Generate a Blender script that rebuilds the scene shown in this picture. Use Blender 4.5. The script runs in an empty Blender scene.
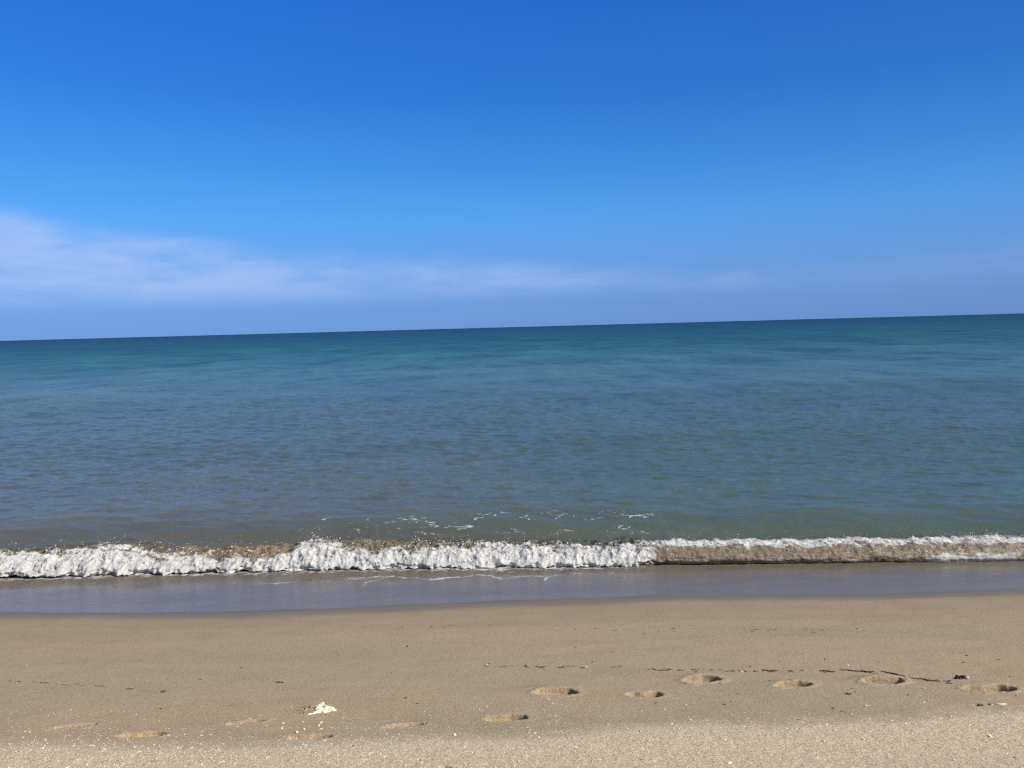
import bpy, math, random
import numpy as np
from mathutils import Matrix, Vector

R = math.radians
random.seed(4)
rng = np.random.default_rng(11)
scene = bpy.context.scene
COL = scene.collection

# ------------------------------------------------------------------ camera
CAM_H, FPX = 3.0, 768.0
PITCH, ROLL = R(4.24), R(1.54)
fwd = np.array([0, math.cos(PITCH), -math.sin(PITCH)])
r0 = np.array([1.0, 0, 0]); u0 = np.array([0, math.sin(PITCH), math.cos(PITCH)])
right = math.cos(ROLL) * r0 - math.sin(ROLL) * u0
up = math.sin(ROLL) * r0 + math.cos(ROLL) * u0
cam = bpy.data.cameras.new('camera')
cam.sensor_width = 36; cam.lens = 36 * FPX / 1024
cam.clip_start = 0.05; cam.clip_end = 60000
camo = bpy.data.objects.new('camera', cam); COL.objects.link(camo)
m = Matrix.Identity(4)
for i in range(3):
    m[i][0], m[i][1], m[i][2] = right[i], up[i], -fwd[i]
m[2][3] = CAM_H
camo.matrix_world = m
scene.camera = camo

# ------------------------------------------------------------------ sun, sky
SUN_EL, SUN_AZ = R(41), R(107)            # azimuth clockwise from the view direction (+Y)
sd = Vector((math.sin(SUN_AZ) * math.cos(SUN_EL), math.cos(SUN_AZ) * math.cos(SUN_EL), math.sin(SUN_EL)))
sl = bpy.data.lights.new('sun', 'SUN'); sl.energy = 5.0; sl.angle = R(0.53); sl.color = (1.0, 0.955, 0.88)
so = bpy.data.objects.new('sun', sl); COL.objects.link(so)
so.rotation_euler = sd.to_track_quat('Z', 'Y').to_euler(); so.location = (20, -12, 25)

world = bpy.data.worlds.new('World'); scene.world = world; world.use_nodes = True
wt = world.node_tree; wt.nodes.clear()


class NT:
    """small node-tree helper"""
    def __init__(s, t): s.t = t
    def n(s, typ, **kw):
        nd = s.t.nodes.new(typ)
        ins = kw.pop('ins', {})
        for k, v in kw.items(): setattr(nd, k, v)
        for k, v in ins.items(): s.set(nd.inputs[k], v)
        return nd
    def set(s, sock, v):
        if isinstance(v, bpy.types.NodeSocket): s.t.links.new(v, sock)
        else:
            try: sock.default_value = v
            except Exception: sock.default_value = (v[0], v[1], v[2], 1.0)
    def math(s, op, a, b=0.0, clamp=False):
        nd = s.n('ShaderNodeMath', operation=op, use_clamp=clamp)
        s.set(nd.inputs[0], a); s.set(nd.inputs[1], b)
        return nd.outputs[0]
    def ss(s, x, lo, hi, a=0.0, b=1.0):
        nd = s.n('ShaderNodeMapRange', interpolation_type='SMOOTHSTEP')
        for k, v in zip(('Value', 'From Min', 'From Max', 'To Min', 'To Max'), (x, lo, hi, a, b)): s.set(nd.inputs[k], v)
        return nd.outputs[0]
    def mix(s, f, a, b, mode='MIX'):
        nd = s.n('ShaderNodeMix', data_type='RGBA', blend_type=mode)
        s.set(nd.inputs[0], f); s.set(nd.inputs[6], a); s.set(nd.inputs[7], b)
        return nd.outputs[2]
    def noise(s, vec, scale, detail=3, rough=0.55, dist=0.0, dims='3D'):
        nd = s.n('ShaderNodeTexNoise', noise_dimensions=dims)
        if vec is not None: s.set(nd.inputs['Vector'], vec)
        s.set(nd.inputs['Scale'], scale); s.set(nd.inputs['Detail'], detail)
        s.set(nd.inputs['Roughness'], rough); s.set(nd.inputs['Distortion'], dist)
        return nd.outputs[0]
    def mapv(s, vec, sc=(1, 1, 1), loc=(0, 0, 0)):
        nd = s.n('ShaderNodeMapping'); s.set(nd.inputs[0], vec)
        nd.inputs['Scale'].default_value = sc; nd.inputs['Location'].default_value = loc
        return nd.outputs[0]
    def ramp(s, f, stops):
        nd = s.n('ShaderNodeValToRGB'); s.set(nd.inputs[0], f)
        e = nd.color_ramp.elements
        while len(e) > 1: e.remove(e[-1])
        e[0].position = stops[0][0]; e[0].color = (*stops[0][1], 1)
        for p, c in stops[1:]:
            x = e.new(p); x.color = (*c, 1)
        return nd.outputs[0]
    def attr(s, name):
        return s.n('ShaderNodeAttribute', attribute_name=name)


w = NT(wt)
sky = w.n('ShaderNodeTexSky', sky_type='NISHITA', sun_disc=False, sun_elevation=SUN_EL, sun_rotation=SUN_AZ,
          air_density=1.0, dust_density=0.4, ozone_density=3.0, altitude=0)
tc = w.n('ShaderNodeTexCoord')
nrm = w.n('ShaderNodeVectorMath', operation='NORMALIZE'); w.set(nrm.inputs[0], tc.outputs['Generated'])
sx = w.n('ShaderNodeSeparateXYZ'); w.set(sx.inputs[0], nrm.outputs[0])
X, Y, Z = sx.outputs
el = w.math('MULTIPLY', w.math('ARCSINE', Z), 180 / math.pi)
az = w.math('MULTIPLY', w.math('ARCTAN2', X, Y), 180 / math.pi)
# clear marine sky: the physical sky keeps a share, the colour of the air by elevation the rest
AIR = [(0.000, (0.1384, 0.3102, 0.6871)), (0.030, (0.144, 0.3237, 0.7084)), (0.075, (0.1497, 0.3469, 0.7596)), (0.125, (0.1356, 0.3612, 0.813)), (0.195, (0.0937, 0.3661, 0.8604)), (0.283, (0.0555, 0.2801, 0.8052)), (0.400, (0.0295, 0.1969, 0.7012)), (0.550, (0.0186, 0.1497, 0.6253)), (0.700, (0.0146, 0.1223, 0.5421)), (1.000, (0.0125, 0.0982, 0.4382))]
air = w.ramp(w.math('DIVIDE', el, 40.0, True), AIR)
tilt = w.ss(az, -50, 50, 1.14, 0.86)
sc_ = w.n('ShaderNodeVectorMath', operation='SCALE'); w.set(sc_.inputs[0], air); w.set(sc_.inputs['Scale'], w.math('MULTIPLY', tilt, 10.0))
ahead = w.math('MULTIPLY', w.ss(el, 46, 27, .10, .92), w.ss(w.math('ABSOLUTE', az), 95, 50, .15, 1.0))
dk = w.n('ShaderNodeVectorMath', operation='SCALE'); w.set(dk.inputs[0], sky.outputs[0]); dk.inputs['Scale'].default_value = .42
c = w.mix(ahead, dk.outputs[0], sc_.outputs[0])
# thin cirrus bank low over the sea, thickest on the left
cv = w.n('ShaderNodeCombineXYZ'); w.set(cv.inputs[0], w.math('MULTIPLY', az, 0.075)); w.set(cv.inputs[1], w.math('MULTIPLY', el, 0.30))
n1 = w.noise(cv.outputs[0], 1.0, 5, 0.55, 0.6)
n2 = w.noise(w.mapv(cv.outputs[0], (2.0, 2.2, 1), (3.1, 5.2, 0)), 1.0, 5, 0.6, 0.4)
topl = w.math('ADD', w.math('ADD', w.math('MULTIPLY', az, -0.06), w.math('MULTIPLY', w.math('MULTIPLY', az, az), 0.0012)), 4.5)      # upper limit of the bank in degrees
topl = w.math('ADD', topl, w.math('MULTIPLY', w.math('SUBTRACT', n1, 0.5), 3.2))
below = w.ss(w.math('SUBTRACT', topl, el), -0.9, 1.2)
above = w.ss(el, 1.5, 3.6)
side = w.ss(az, 36, -34)
band = w.math('MULTIPLY', w.math('MULTIPLY', below, above), w.math('ADD', w.math('MULTIPLY', side, 0.66), 0.24))
tex = w.ss(w.math('ADD', w.math('MULTIPLY', n1, 0.5), w.math('MULTIPLY', n2, 0.5)), 0.33, 0.62, 0.22, 1.0)
cl = w.math('MULTIPLY', w.math('MULTIPLY', band, tex), 0.80)
c = w.mix(cl, c, (4.0, 5.6, 9.0))
bg = w.n('ShaderNodeBackground'); w.set(bg.inputs[0], c); bg.inputs[1].default_value = 0.10
wo = w.n('ShaderNodeOutputWorld'); w.t.links.new(bg.outputs[0], wo.inputs[0])

vs = scene.view_settings
scene.display_settings.display_device = 'sRGB'
vs.view_transform = 'Standard'; vs.look = 'None'; vs.gamma = 1; vs.exposure = 0.06; vs.use_curve_mapping = False
scene.render.engine = 'CYCLES'
scene.cycles.use_denoising = False
scene.cycles.filter_width = 1.3
scene.cycles.use_adaptive_sampling = False
scene.cycles.sample_clamp_direct = 4.0; scene.cycles.sample_clamp_indirect = 4.0
scene.cycles.max_bounces = 6

# ------------------------------------------------------------------ helpers
def smooth(a, b, x):
    t = np.clip((np.asarray(x, float) - a) / (b - a), 0, 1)
    return t * t * (3 - 2 * t)

def _h(ix, iy, seed):
    h = (ix * 374761393 + iy * 668265263 + seed * 974634077) & 0xFFFFFFFF
    h = ((h ^ (h >> 13)) * 1274126177) & 0xFFFFFFFF
    h = h ^ (h >> 16)
    return (h & 0xFFFF) / 65535.0 * 2 * np.pi

def perlin(x, y, seed=0):
    x = np.asarray(x, float); y = np.asarray(y, float)
    x0 = np.floor(x).astype(np.int64); y0 = np.floor(y).astype(np.int64)
    fx, fy = x - x0, y - y0
    u = fx ** 3 * (fx * (fx * 6 - 15) + 10); v = fy ** 3 * (fy * (fy * 6 - 15) + 10)
    def gd(dx, dy):
        a = _h(x0 + dx, y0 + dy, seed)
        return np.cos(a) * (fx - dx) + np.sin(a) * (fy - dy)
    a = gd(0, 0) * (1 - u) + gd(1, 0) * u
    b = gd(0, 1) * (1 - u) + gd(1, 1) * u
    return (a * (1 - v) + b * v) * 1.4

def fbm(x, y, oct=4, gain=0.5, seed=0, billow=False):
    s = 0; a = 1; t = 0
    for o in range(oct):
        p = perlin(x * 2 ** o + o * 17.3, y * 2 ** o - o * 9.1, seed + o)
        if billow: p = 1 - 2 * np.abs(p)
        s = s + a * p; t += a; a *= gain
    return s / t

def grid_mesh(name, P, mat, attrs=None, smooth_shade=True):
    """P: (rows, cols, 3) array -> one quad sheet"""
    r, c_, _ = P.shape
    me = bpy.data.meshes.new(name)
    me.vertices.add(r * c_); me.vertices.foreach_set('co', P.reshape(-1).astype(np.float32))
    i = np.arange(r * c_).reshape(r, c_)
    q = np.stack([i[:-1, :-1], i[:-1, 1:], i[1:, 1:], i[1:, :-1]], -1).reshape(-1, 4)
    me.loops.add(q.size); me.loops.foreach_set('vertex_index', q.reshape(-1).astype(np.int32))
    me.polygons.add(len(q)); me.polygons.foreach_set('loop_start', (np.arange(len(q)) * 4).astype(np.int32))
    me.update(calc_edges=True)
    me.polygons.foreach_set('use_smooth', np.full(len(q), smooth_shade))
    for k, v in (attrs or {}).items():
        if v.ndim == 3:
            a = me.attributes.new(k, 'FLOAT_COLOR', 'POINT')
            v4 = np.concatenate([v, np.ones(v.shape[:2] + (1,))], -1)
            a.data.foreach_set('color', v4.reshape(-1).astype(np.float32))
        else:
            a = me.attributes.new(k, 'FLOAT', 'POINT'); a.data.foreach_set('value', v.reshape(-1).astype(np.float32))
    me.materials.append(mat)
    o = bpy.data.objects.new(name, me); COL.objects.link(o)
    return o

def poly_mesh(name, verts, faces, mats, fmat=None, smooth_shade=False, parent=None):
    me = bpy.data.meshes.new(name); me.from_pydata([tuple(map(float, v)) for v in verts], [], faces)
    for mm in (mats if isinstance(mats, (list, tuple)) else [mats]): me.materials.append(mm)
    if fmat is not None: me.polygons.foreach_set('material_index', np.array(fmat, np.int32))
    me.polygons.foreach_set('use_smooth', np.full(len(me.polygons), smooth_shade))
    me.update()
    o = bpy.data.objects.new(name, me); COL.objects.link(o)
    if parent: o.parent = parent
    return o

def tag(o, label=None, cat=None, group=None, kind=None):
    if label: o['label'] = label
    if cat: o['category'] = cat
    if group: o['group'] = group
    if kind: o['kind'] = kind
    return o

def ray(px, py):
    d = fwd * FPX + right * (px - 512) + up * (384 - py)
    return d / np.linalg.norm(d)

def at_z(px, py, z):
    d = ray(px, py); t = (z - CAM_H) / d[2]
    return np.array([d[0] * t, d[1] * t, z])

# ------------------------------------------------------------------ beach height
PY = np.array([-400, -60, -12, -2, 1.5, 3.0, 3.9, 4.25, 4.42, 4.7, 5.1, 6.0, 7.0, 8.2, 9.3, 10.5, 14, 30, 80, 400, 30000.])
PZ = np.array([6.0, 4.2, 1.9, 1.38, 1.22, .86, .665, .630, .600, .553, .500, .375, .232, .066, -.05, -.17, -.5, -1.6, -4, -12, -40.])

def base_h(y):
    y = np.asarray(y, float)
    return (np.interp(y - .12, PY, PZ) + 2 * np.interp(y, PY, PZ) + np.interp(y + .12, PY, PZ)) / 4

def hits(px, py, hf):
    z = 0.3
    for _ in range(9):
        p = at_z(px, py, z); z = float(hf(p[0], p[1]))
    return at_z(px, py, z)

# berm edge (bright dry sand nearer than this line)
BE = np.array([hits(x, y, lambda a, b: base_h(b))[:2] for x, y in
               [(-200, 742), (0, 745), (100, 747), (200, 747), (300, 745), (400, 741), (500, 739), (560, 735), (640, 727), (700, 724), (760, 726), (830, 723), (900, 720), (960, 714), (1024, 711), (1250, 706)]])
def berm_y(x): return np.interp(x, BE[:, 0], BE[:, 1])

# footprints: pixel centre, length (m), width (m), angle deg, depth, rusty-ness, mound
FOOT = [(556, 692.5, .29, .13, 2, .030, .8, .010), (645, 695, .24, .105, -2, .036, .9, .006), (702, 680.5, .26, .12, 3, .034, .6, .014),
        (793, 685.5, .25, .095, 3, .034, .75, .010), (884, 682.5, .27, .11, 5, .038, .5, .016), (991, 689.5, .33, .12, -2, .042, .8, .008),
        (506, 718.5, .26, .11, 0, .034, 1., .004), (404, 726, .25, .06, 14, .030, 1., .004), (309, 737.5, .26, .08, 2, .022, 1., .002),
        (245, 723, .22, .05, 12, .030, .5, .006), (142, 734.5, .30, .09, 4, .018, 1., .002), (75, 726, .24, .05, 12, .030, .5, .006),
        (434, 773, .20, .08, 0, .030, .1, .002)]
FW = []
for f in FOOT:
    p = hits(f[0], f[1], lambda a, b: base_h(b)); FW.append((p[0], p[1]) + f[2:])
PILE = hits(311, 709, lambda a, b: base_h(b))

def beach_fields(x, y):
    """height and the wet / dry / rusty masks of the sand, for arrays of x, y"""
    x = np.asarray(x, float); y = np.asarray(y, float)
    z = base_h(y)
    near = smooth(-3, 1, y) * smooth(14, 9, y) * smooth(14, 9, np.abs(x))
    by = berm_y(x) + .05 * fbm(x * 1.1, y * 1.1, 3, seed=31)
    dry = smooth(.15, -.12, y - by + .10 * fbm(x * 9, y * 9, 3, .6, seed=33))
    step = .016 * smooth(.06, -.10, y - by) * smooth(-1.2, -.2, y - by)
    z = z + .010 * fbm(x * .7, y * .9, 3, seed=3) + step
    z = z + near * (.0025 * fbm(x * 5, y * 5, 3, seed=7) * smooth(7.2, 5.4, y) + dry * .004 * fbm(x * 14, y * 14, 4, .6, seed=9))
    rust = np.zeros_like(z)
    for k, (fx, fy, L, W, ang, dep, ru, mound) in enumerate(FW):
        sel = (np.abs(x - fx) < .45) & (np.abs(y - fy) < .35)
        if not sel.any(): continue
        xs, ys = x[sel], y[sel]
        a = R(ang); dx, dy = xs - fx, ys - fy
        u = (dx * math.cos(a) + dy * math.sin(a)) / (L / 2); v = (-dx * math.sin(a) + dy * math.cos(a)) / (W / 2)
        v = v + (.10 + .12 * ((k * 37) % 10) / 10) * np.sin(u * (1.8 + (k * 13 % 7) * .25) + k * 1.7) + .22 * fbm(xs * 11, ys * 11, 2, seed=50 + k)
        u = u + .13 * fbm(xs * 20, ys * 20, 3, seed=70 + k)
        wid = 1 - .22 * np.exp(-((u + .15) / .35) ** 2)          # waisted sole
        rr = np.sqrt(u * u + (v / wid) ** 2)
        hole = smooth(1.08, .82, rr)
        deep = 2.3 * dep * (.42 + .58 * smooth(-.5, .75, u)) * (.70 + .30 * smooth(1.0, -.4, v))
        pit = np.exp(-((u - .72) / .24) ** 6 - ((v - .12) / .78) ** 6)
        deep = deep + 1.5 * dep * pit
        floor = .006 * fbm(xs * 24, ys * 24, 3, .6, seed=90 + k)
        rim = .6 * mound * np.exp(-((rr - 1.22) / .22) ** 2)
        rim = rim + .011 * np.maximum(0, fbm(xs * 34, ys * 34, 2, seed=400 + k)) * np.exp(-((rr - 1.18) / .22) ** 2)
        dome = 1.5 * mound * np.exp(-((u + .1) / 1.2) ** 2 - ((v - 1.5) / .8) ** 2)
        z[sel] = z[sel] + (rim + dome) * (1 - hole) - hole * (deep + floor)
        rust[sel] = np.maximum(rust[sel], ru * np.clip(hole * 1.0 + .85 * np.exp(-((u + .1) / .95) ** 2 - ((v - 1.05) / .75) ** 2), 0, 1))
    dx, dy = x - PILE[0] + .05, y - PILE[1]
    e = np.exp(-(dx / .07) ** 2 - (dy / .05) ** 2)
    z = z + e * .022 * fbm(x * 30, y * 30, 3, .6, seed=120)
    return z, dry, rust

def H(x, y):
    z, _, _ = beach_fields(np.atleast_1d(np.asarray(x, float)), np.atleast_1d(np.asarray(y, float)))
    return z if np.ndim(x) else float(z[0])

def on_sand(px, py):
    return hits(px, py, H)

# waterline and the foot of the breaker, as curves in the world
WL = np.array([hits(x, y, lambda a, b: base_h(b))[:2] for x, y in
               [(-700, 612), (-300, 614), (0, 613.5), (100, 614.5), (200, 614), (300, 611), (400, 606.5), (512, 602), (600, 599), (680, 596), (760, 595.5), (860, 596), (940, 594), (1024, 590), (1300, 588), (1700, 590)]])
TO = np.array([at_z(x, y, .015)[:2] for x, y in
               [(-700, 582.4), (-300, 576.4), (0, 570.4), (100, 568.4), (200, 566.4), (300, 563.9), (400, 561.9), (512, 560.9), (600, 560.9), (680, 561.9), (760, 561.4), (860, 560.9), (940, 560.9), (1024, 558.9), (1300, 555.9), (1700, 549.9)]])
def _sm(xs, T, k=.22):
    return sum(np.interp(xs + d * k, T[:, 0], T[:, 1]) for d in (-2, -1, 0, 1, 2)) / 5
def water_y(x): return _sm(x, WL) + .034 * fbm(x * 1.3, 0 * x + 3, 3, seed=21) 
def toe_y(x): return _sm(x, TO) + .022 * fbm(x * 1.6, 0 * x + 7, 4, seed=22)
def px_at(x): return 512 + FPX * x / 9.75          # column near which a point of the breaker shows

# ------------------------------------------------------------------ materials
def new_mat(name):
    mt = bpy.data.materials.new(name); mt.use_nodes = True
    mt.node_tree.nodes.clear(); return mt, NT(mt.node_tree)

def finish(t, bsdf):
    o = t.n('ShaderNodeOutputMaterial'); t.t.links.new(bsdf, o.inputs[0])

# sand
M_sand, t = new_mat('sand')
pos = t.n('ShaderNodeNewGeometry').outputs['Position']
dry, wet, rust = t.attr('dry').outputs['Fac'], t.attr('wet').outputs['Fac'], t.attr('rust').outputs['Fac']
nL = t.noise(t.mapv(pos, (.45, 1.1, 1)), 1.0, 4, .55)
nM = t.noise(t.mapv(pos, (2.2, 4.5, 2)), 1.0, 4, .6)
nG = t.noise(pos, 95, 3, .75)
nF = t.noise(pos, 260, 2, .7)
col = t.mix(t.ss(nL, .35, .65), (.372, .288, .188), (.340, .283, .186))
col = t.mix(t.math('MULTIPLY', t.ss(nM, .42, .70), .45), col, (.300, .232, .152))
col = t.mix(dry, col, (.505, .41, .283))
col = t.mix(t.math('MULTIPLY', rust, t.ss(t.noise(pos, 34, 3, .6), .25, .6, .55, 1.0)), col, (.405, .298, .182))
col = t.mix(t.math('MULTIPLY', wet, 1.0), col, (.185, .145, .098))
gamp = t.math('ADD', t.math('MULTIPLY', dry, .5), .75)
gamp = t.math('MULTIPLY', gamp, t.ss(wet, .9, .1, .25, 1.0))
gr = t.math('ADD', t.math('MULTIPLY', t.math('SUBTRACT', nG, .5), 2.3), t.math('MULTIPLY', t.math('SUBTRACT', nF, .5), 1.6))
val = t.math('ADD', t.math('MULTIPLY', gr, gamp), 1.0)
vv = t.n('ShaderNodeVectorMath', operation='SCALE'); t.set(vv.inputs[0], col); t.set(vv.inputs['Scale'], val)
col = vv.outputs[0]
vo = t.n('ShaderNodeTexVoronoi'); t.set(vo.inputs['Vector'], pos); vo.inputs['Scale'].default_value = 150      # pale shell grains
vw = t.n('ShaderNodeSeparateXYZ'); t.set(vw.inputs[0], vo.outputs['Color'])
flk = t.math('MULTIPLY', t.math('GREATER_THAN', vw.outputs[0], t.math('SUBTRACT', .97, t.math('MULTIPLY', dry, .08))), t.math('LESS_THAN', vo.outputs['Distance'], .38))
flk = t.math('MULTIPLY', flk, t.ss(wet, .3, .02))
col = t.mix(t.math('MULTIPLY', flk, .65), col, (.72, .65, .54))
dkg = t.math('MULTIPLY', t.math('LESS_THAN', vw.outputs[1], .02), t.math('LESS_THAN', vo.outputs['Distance'], .35))
col = t.mix(t.math('MULTIPLY', dkg, .6), col, (.12, .09, .06))
b = t.n('ShaderNodeBsdfPrincipled'); t.set(b.inputs['Base Color'], col)
t.set(b.inputs['Roughness'], t.ss(wet, .2, 1.0, .92, .50)); t.set(b.inputs['Specular IOR Level'], t.ss(wet, 0, 1, .12, .3))
bu = t.n('ShaderNodeBump'); t.set(bu.inputs['Height'], t.math('ADD', nG, t.math('MULTIPLY', t.noise(pos, 38, 3, .6), 1.2)))
t.set(bu.inputs['Strength'], t.ss(wet, .1, .8, .55, .06)); bu.inputs['Distance'].default_value = .006
t.t.links.new(bu.outputs[0], b.inputs['Normal']); finish(t, b.outputs[0])

# sea
M_sea, t = new_mat('sea_water')
pos = t.n('ShaderNodeNewGeometry').outputs['Position']
body, foam = t.attr('body').outputs['Color'], t.attr('foam').outputs['Fac']
calm = t.attr('calm').outputs['Fac']
b = t.n('ShaderNodeBsdfPrincipled'); b.inputs['IOR'].default_value = 1.333; b.inputs['Specular IOR Level'].default_value = .115
t.set(b.inputs['Roughness'], t.attr('rough').outputs['Fac'])
h1 = t.noise(t.mapv(pos, (.8, 1.3, 1)), 3.0, 4, .6, .3)
h2 = t.noise(t.mapv(pos, (.8, 1.4, 1)), 10, 3, .6, .3)
hs = t.math('ADD', t.math('MULTIPLY', h1, .055), t.math('MULTIPLY', h2, .018))
bu = t.n('ShaderNodeBump'); t.set(bu.inputs['Height'], hs); t.set(bu.inputs['Strength'], calm); bu.inputs['Distance'].default_value = 1.0
t.t.links.new(bu.outputs[0], b.inputs['Normal'])
fn = t.noise(pos, 46, 3, .65)
ff = t.ss(t.math('ADD', foam, t.math('MULTIPLY', t.math('SUBTRACT', fn, .5), .75)), .30, .80, 0, .88)
t.set(b.inputs['Base Color'], body)
d = t.n('ShaderNodeBsdfPrincipled'); t.set(d.inputs['Base Color'], (.66, .66, .65)); d.inputs['Roughness'].default_value = .8
ms = t.n('ShaderNodeMixShader'); t.set(ms.inputs[0], ff); t.t.links.new(b.outputs[0], ms.inputs[1]); t.t.links.new(d.outputs[0], ms.inputs[2])
finish(t, ms.outputs[0])

# thin swash over the sand
M_swash, t = new_mat('swash_water')
pos = t.n('ShaderNodeNewGeometry').outputs['Position']
foam, murk = t.attr('foam').outputs['Fac'], t.attr('murk').outputs['Fac']
col = t.mix(murk, (.162, .134, .104), (.172, .136, .100)); b_spec = t.ss(murk, 0, 1, .33, .20)
nn = t.noise(t.mapv(pos, (1.0, 3.0, 1)), 1.4, 4, .6, .4)
col = t.mix(t.math('MULTIPLY', t.ss(nn, .4, .7), .35), col, (.105, .085, .070))
b = t.n('ShaderNodeBsdfPrincipled'); b.inputs['IOR'].default_value = 1.36; t.set(b.inputs['Base Color'], col)
t.set(b.inputs['Roughness'], t.ss(murk, 0, 1, .22, .26)); t.set(b.inputs['Specular IOR Level'], b_spec)
bu = t.n('ShaderNodeBump')
t.set(bu.inputs['Height'], t.math('ADD', t.math('MULTIPLY', t.noise(t.mapv(pos, (1, 2, 1)), 9, 4, .6, .5), .03), t.math('MULTIPLY', t.noise(t.mapv(pos, (1, 1.6, 1)), 34, 3, .65), .016)))
t.set(bu.inputs['Strength'], t.ss(murk, 0, 1, .10, .95)); bu.inputs['Distance'].default_value = 1.0
t.t.links.new(bu.outputs[0], b.inputs['Normal'])
fn = t.noise(t.mapv(pos, (1, 1.6, 1)), 42, 3, .65)
ff = t.ss(t.math('ADD', foam, t.math('MULTIPLY', t.math('SUBTRACT', fn, .5), 1.0)), .40, .85, 0, .80)
d = t.n('ShaderNodeBsdfPrincipled'); t.set(d.inputs['Base Color'], (.66, .65, .66)); d.inputs['Roughness'].default_value = .6
ms = t.n('ShaderNodeMixShader'); t.set(ms.inputs[0], ff); t.t.links.new(b.outputs[0], ms.inputs[1]); t.t.links.new(d.outputs[0], ms.inputs[2])
finish(t, ms.outputs[0])

# breaker: aerated white foam over sandy brown water
M_break, t = new_mat('breaking_water')
pos = t.n('ShaderNodeNewGeometry').outputs['Position']
foam, body = t.attr('foam').outputs['Fac'], t.attr('body').outputs['Color']
churn = t.attr('churn').outputs['Fac']; n1 = t.noise(pos, 26, 4, .65, .5); n2 = t.noise(pos, 75, 3, .7)
nz = t.math('ADD', t.math('MULTIPLY', t.math('SUBTRACT', n1, .5), 1.25), t.math('MULTIPLY', t.math('SUBTRACT', n2, .5), .75))
ff = t.ss(t.math('ADD', foam, nz), .30, .78)
b = t.n('ShaderNodeBsdfPrincipled'); t.set(b.inputs['Base Color'], t.mix(t.math('MULTIPLY', t.ss(n1, .35, .65), t.math('MULTIPLY', churn, .45)), body, (.14, .11, .075)))
b.inputs['IOR'].default_value = 1.33; b.inputs['Roughness'].default_value = .30
bu = t.n('ShaderNodeBump'); t.set(bu.inputs['Height'], t.math('ADD', n1, t.math('MULTIPLY', n2, .4))); t.set(bu.inputs['Strength'], t.math('MULTIPLY', churn, .6)); bu.inputs['Distance'].default_value = .02
t.t.links.new(bu.outputs[0], b.inputs['Normal'])
d = t.n('ShaderNodeBsdfPrincipled'); t.set(d.inputs['Base Color'], t.mix(t.math('MULTIPLY', t.ss(t.noise(pos, 11, 4, .6, .6), .42, .70), .75), t.mix(t.ss(n2, .3, .7), (.68, .672, .66), (.54, .53, .51)), (.37, .345, .30))); d.inputs['Roughness'].default_value = .75; d.inputs['Subsurface Weight'].default_value = .7; d.inputs['Subsurface Radius'].default_value = (1, 1, 1); d.inputs['Subsurface Scale'].default_value = .03
t.t.links.new(bu.outputs[0], d.inputs['Normal'])
ms = t.n('ShaderNodeMixShader'); t.set(ms.inputs[0], ff); t.t.links.new(b.outputs[0], ms.inputs[1]); t.t.links.new(d.outputs[0], ms.inputs[2])
tr = t.n('ShaderNodeBsdfTransparent'); m2 = t.n('ShaderNodeMixShader')      # the thinning sheet lets the sea behind show
t.set(m2.inputs[0], t.math('MAXIMUM', t.attr('film').outputs['Fac'], t.math('MULTIPLY', ff, .9)))
t.t.links.new(tr.outputs[0], m2.inputs[1]); t.t.links.new(ms.outputs[0], m2.inputs[2])
finish(t, m2.outputs[0])

def plain(name, c1, c2, scale, rough=.6, bump=.3, spec=.3):
    mt, t = new_mat(name)
    pos = t.n('ShaderNodeTexCoord').outputs['Object']
    n = t.noise(pos, scale, 4, .6)
    b = t.n('ShaderNodeBsdfPrincipled'); t.set(b.inputs['Base Color'], t.mix(t.ss(n, .35, .65), c1, c2))
    b.inputs['Roughness'].default_value = rough; b.inputs['Specular IOR Level'].default_value = spec
    bu = t.n('ShaderNodeBump'); t.set(bu.inputs['Height'], n); bu.inputs['Strength'].default_value = bump; bu.inputs['Distance'].default_value = .003
    t.t.links.new(bu.outputs[0], b.inputs['Normal']); finish(t, b.outputs[0]); return mt

M_spray = plain('spray_foam', (.64, .635, .62), (.54, .53, .51), 60, .6)
M_shell = plain('shell_white', (.86, .82, .74), (.78, .72, .62), 90, .45)
M_shell2 = plain('shell_tan', (.62, .52, .39), (.72, .64, .52), 90, .5)
M_weed = plain('dried_seaweed', (.030, .022, .016), (.065, .045, .028), 70, .6)
M_twig = plain('dark_twig', (.060, .044, .030), (.11, .080, .050), 60, .75)
M_scrap = plain('cream_scrap', (.86, .78, .62), (.80, .70, .53), 40, .6)
M_crumb = plain('shadow_dark_crumb', (.10, .075, .05), (.16, .125, .085), 80, .9)  # sand crumbs with the shadows of the rough sand put into their colour

# ------------------------------------------------------------------ beach (one sheet from the dunes to the sea bed)
def lines(spec):
    out = [spec[0][0]]
    for a, b_, step in spec:
        n = max(1, int(round((b_ - a) / step))); out += list(a + (b_ - a) * (np.arange(n) + 1) / n)
    return np.array(out)
gx = 1.17 ** np.arange(0, 48)
ext = 9 + .25 * np.cumsum(gx) ; ext = ext[ext < 30000]
xl = np.concatenate([-ext[::-1], lines([(-9, -4.2, .022), (-4.2, 4.2, .0072), (4.2, 9, .022)]), ext])
yl = lines([(-400, -60, 40), (-60, -12, 4), (-12, 1, .5), (1, 3.6, .06), (3.6, 5.7, .0072), (5.7, 8.9, .02), (8.9, 14, .15), (14, 80, 3), (80, 400, 40), (400, 30000, 3000)])
gxx, gyy = np.meshgrid(xl, yl)
z, dryA, rustA = beach_fields(gxx, gyy)
wy = water_y(xl)[None, :]
dist = wy - gyy                                    # metres up the beach from the water's edge
wn = .16 * fbm(gxx * .8, gyy * 1.4, 3, seed=41)
wetA = np.clip(.80 * smooth(.36, .02, dist + wn * .7) + .30 * smooth(1.5, .1, dist + wn * 2.), 0, 1)
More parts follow.
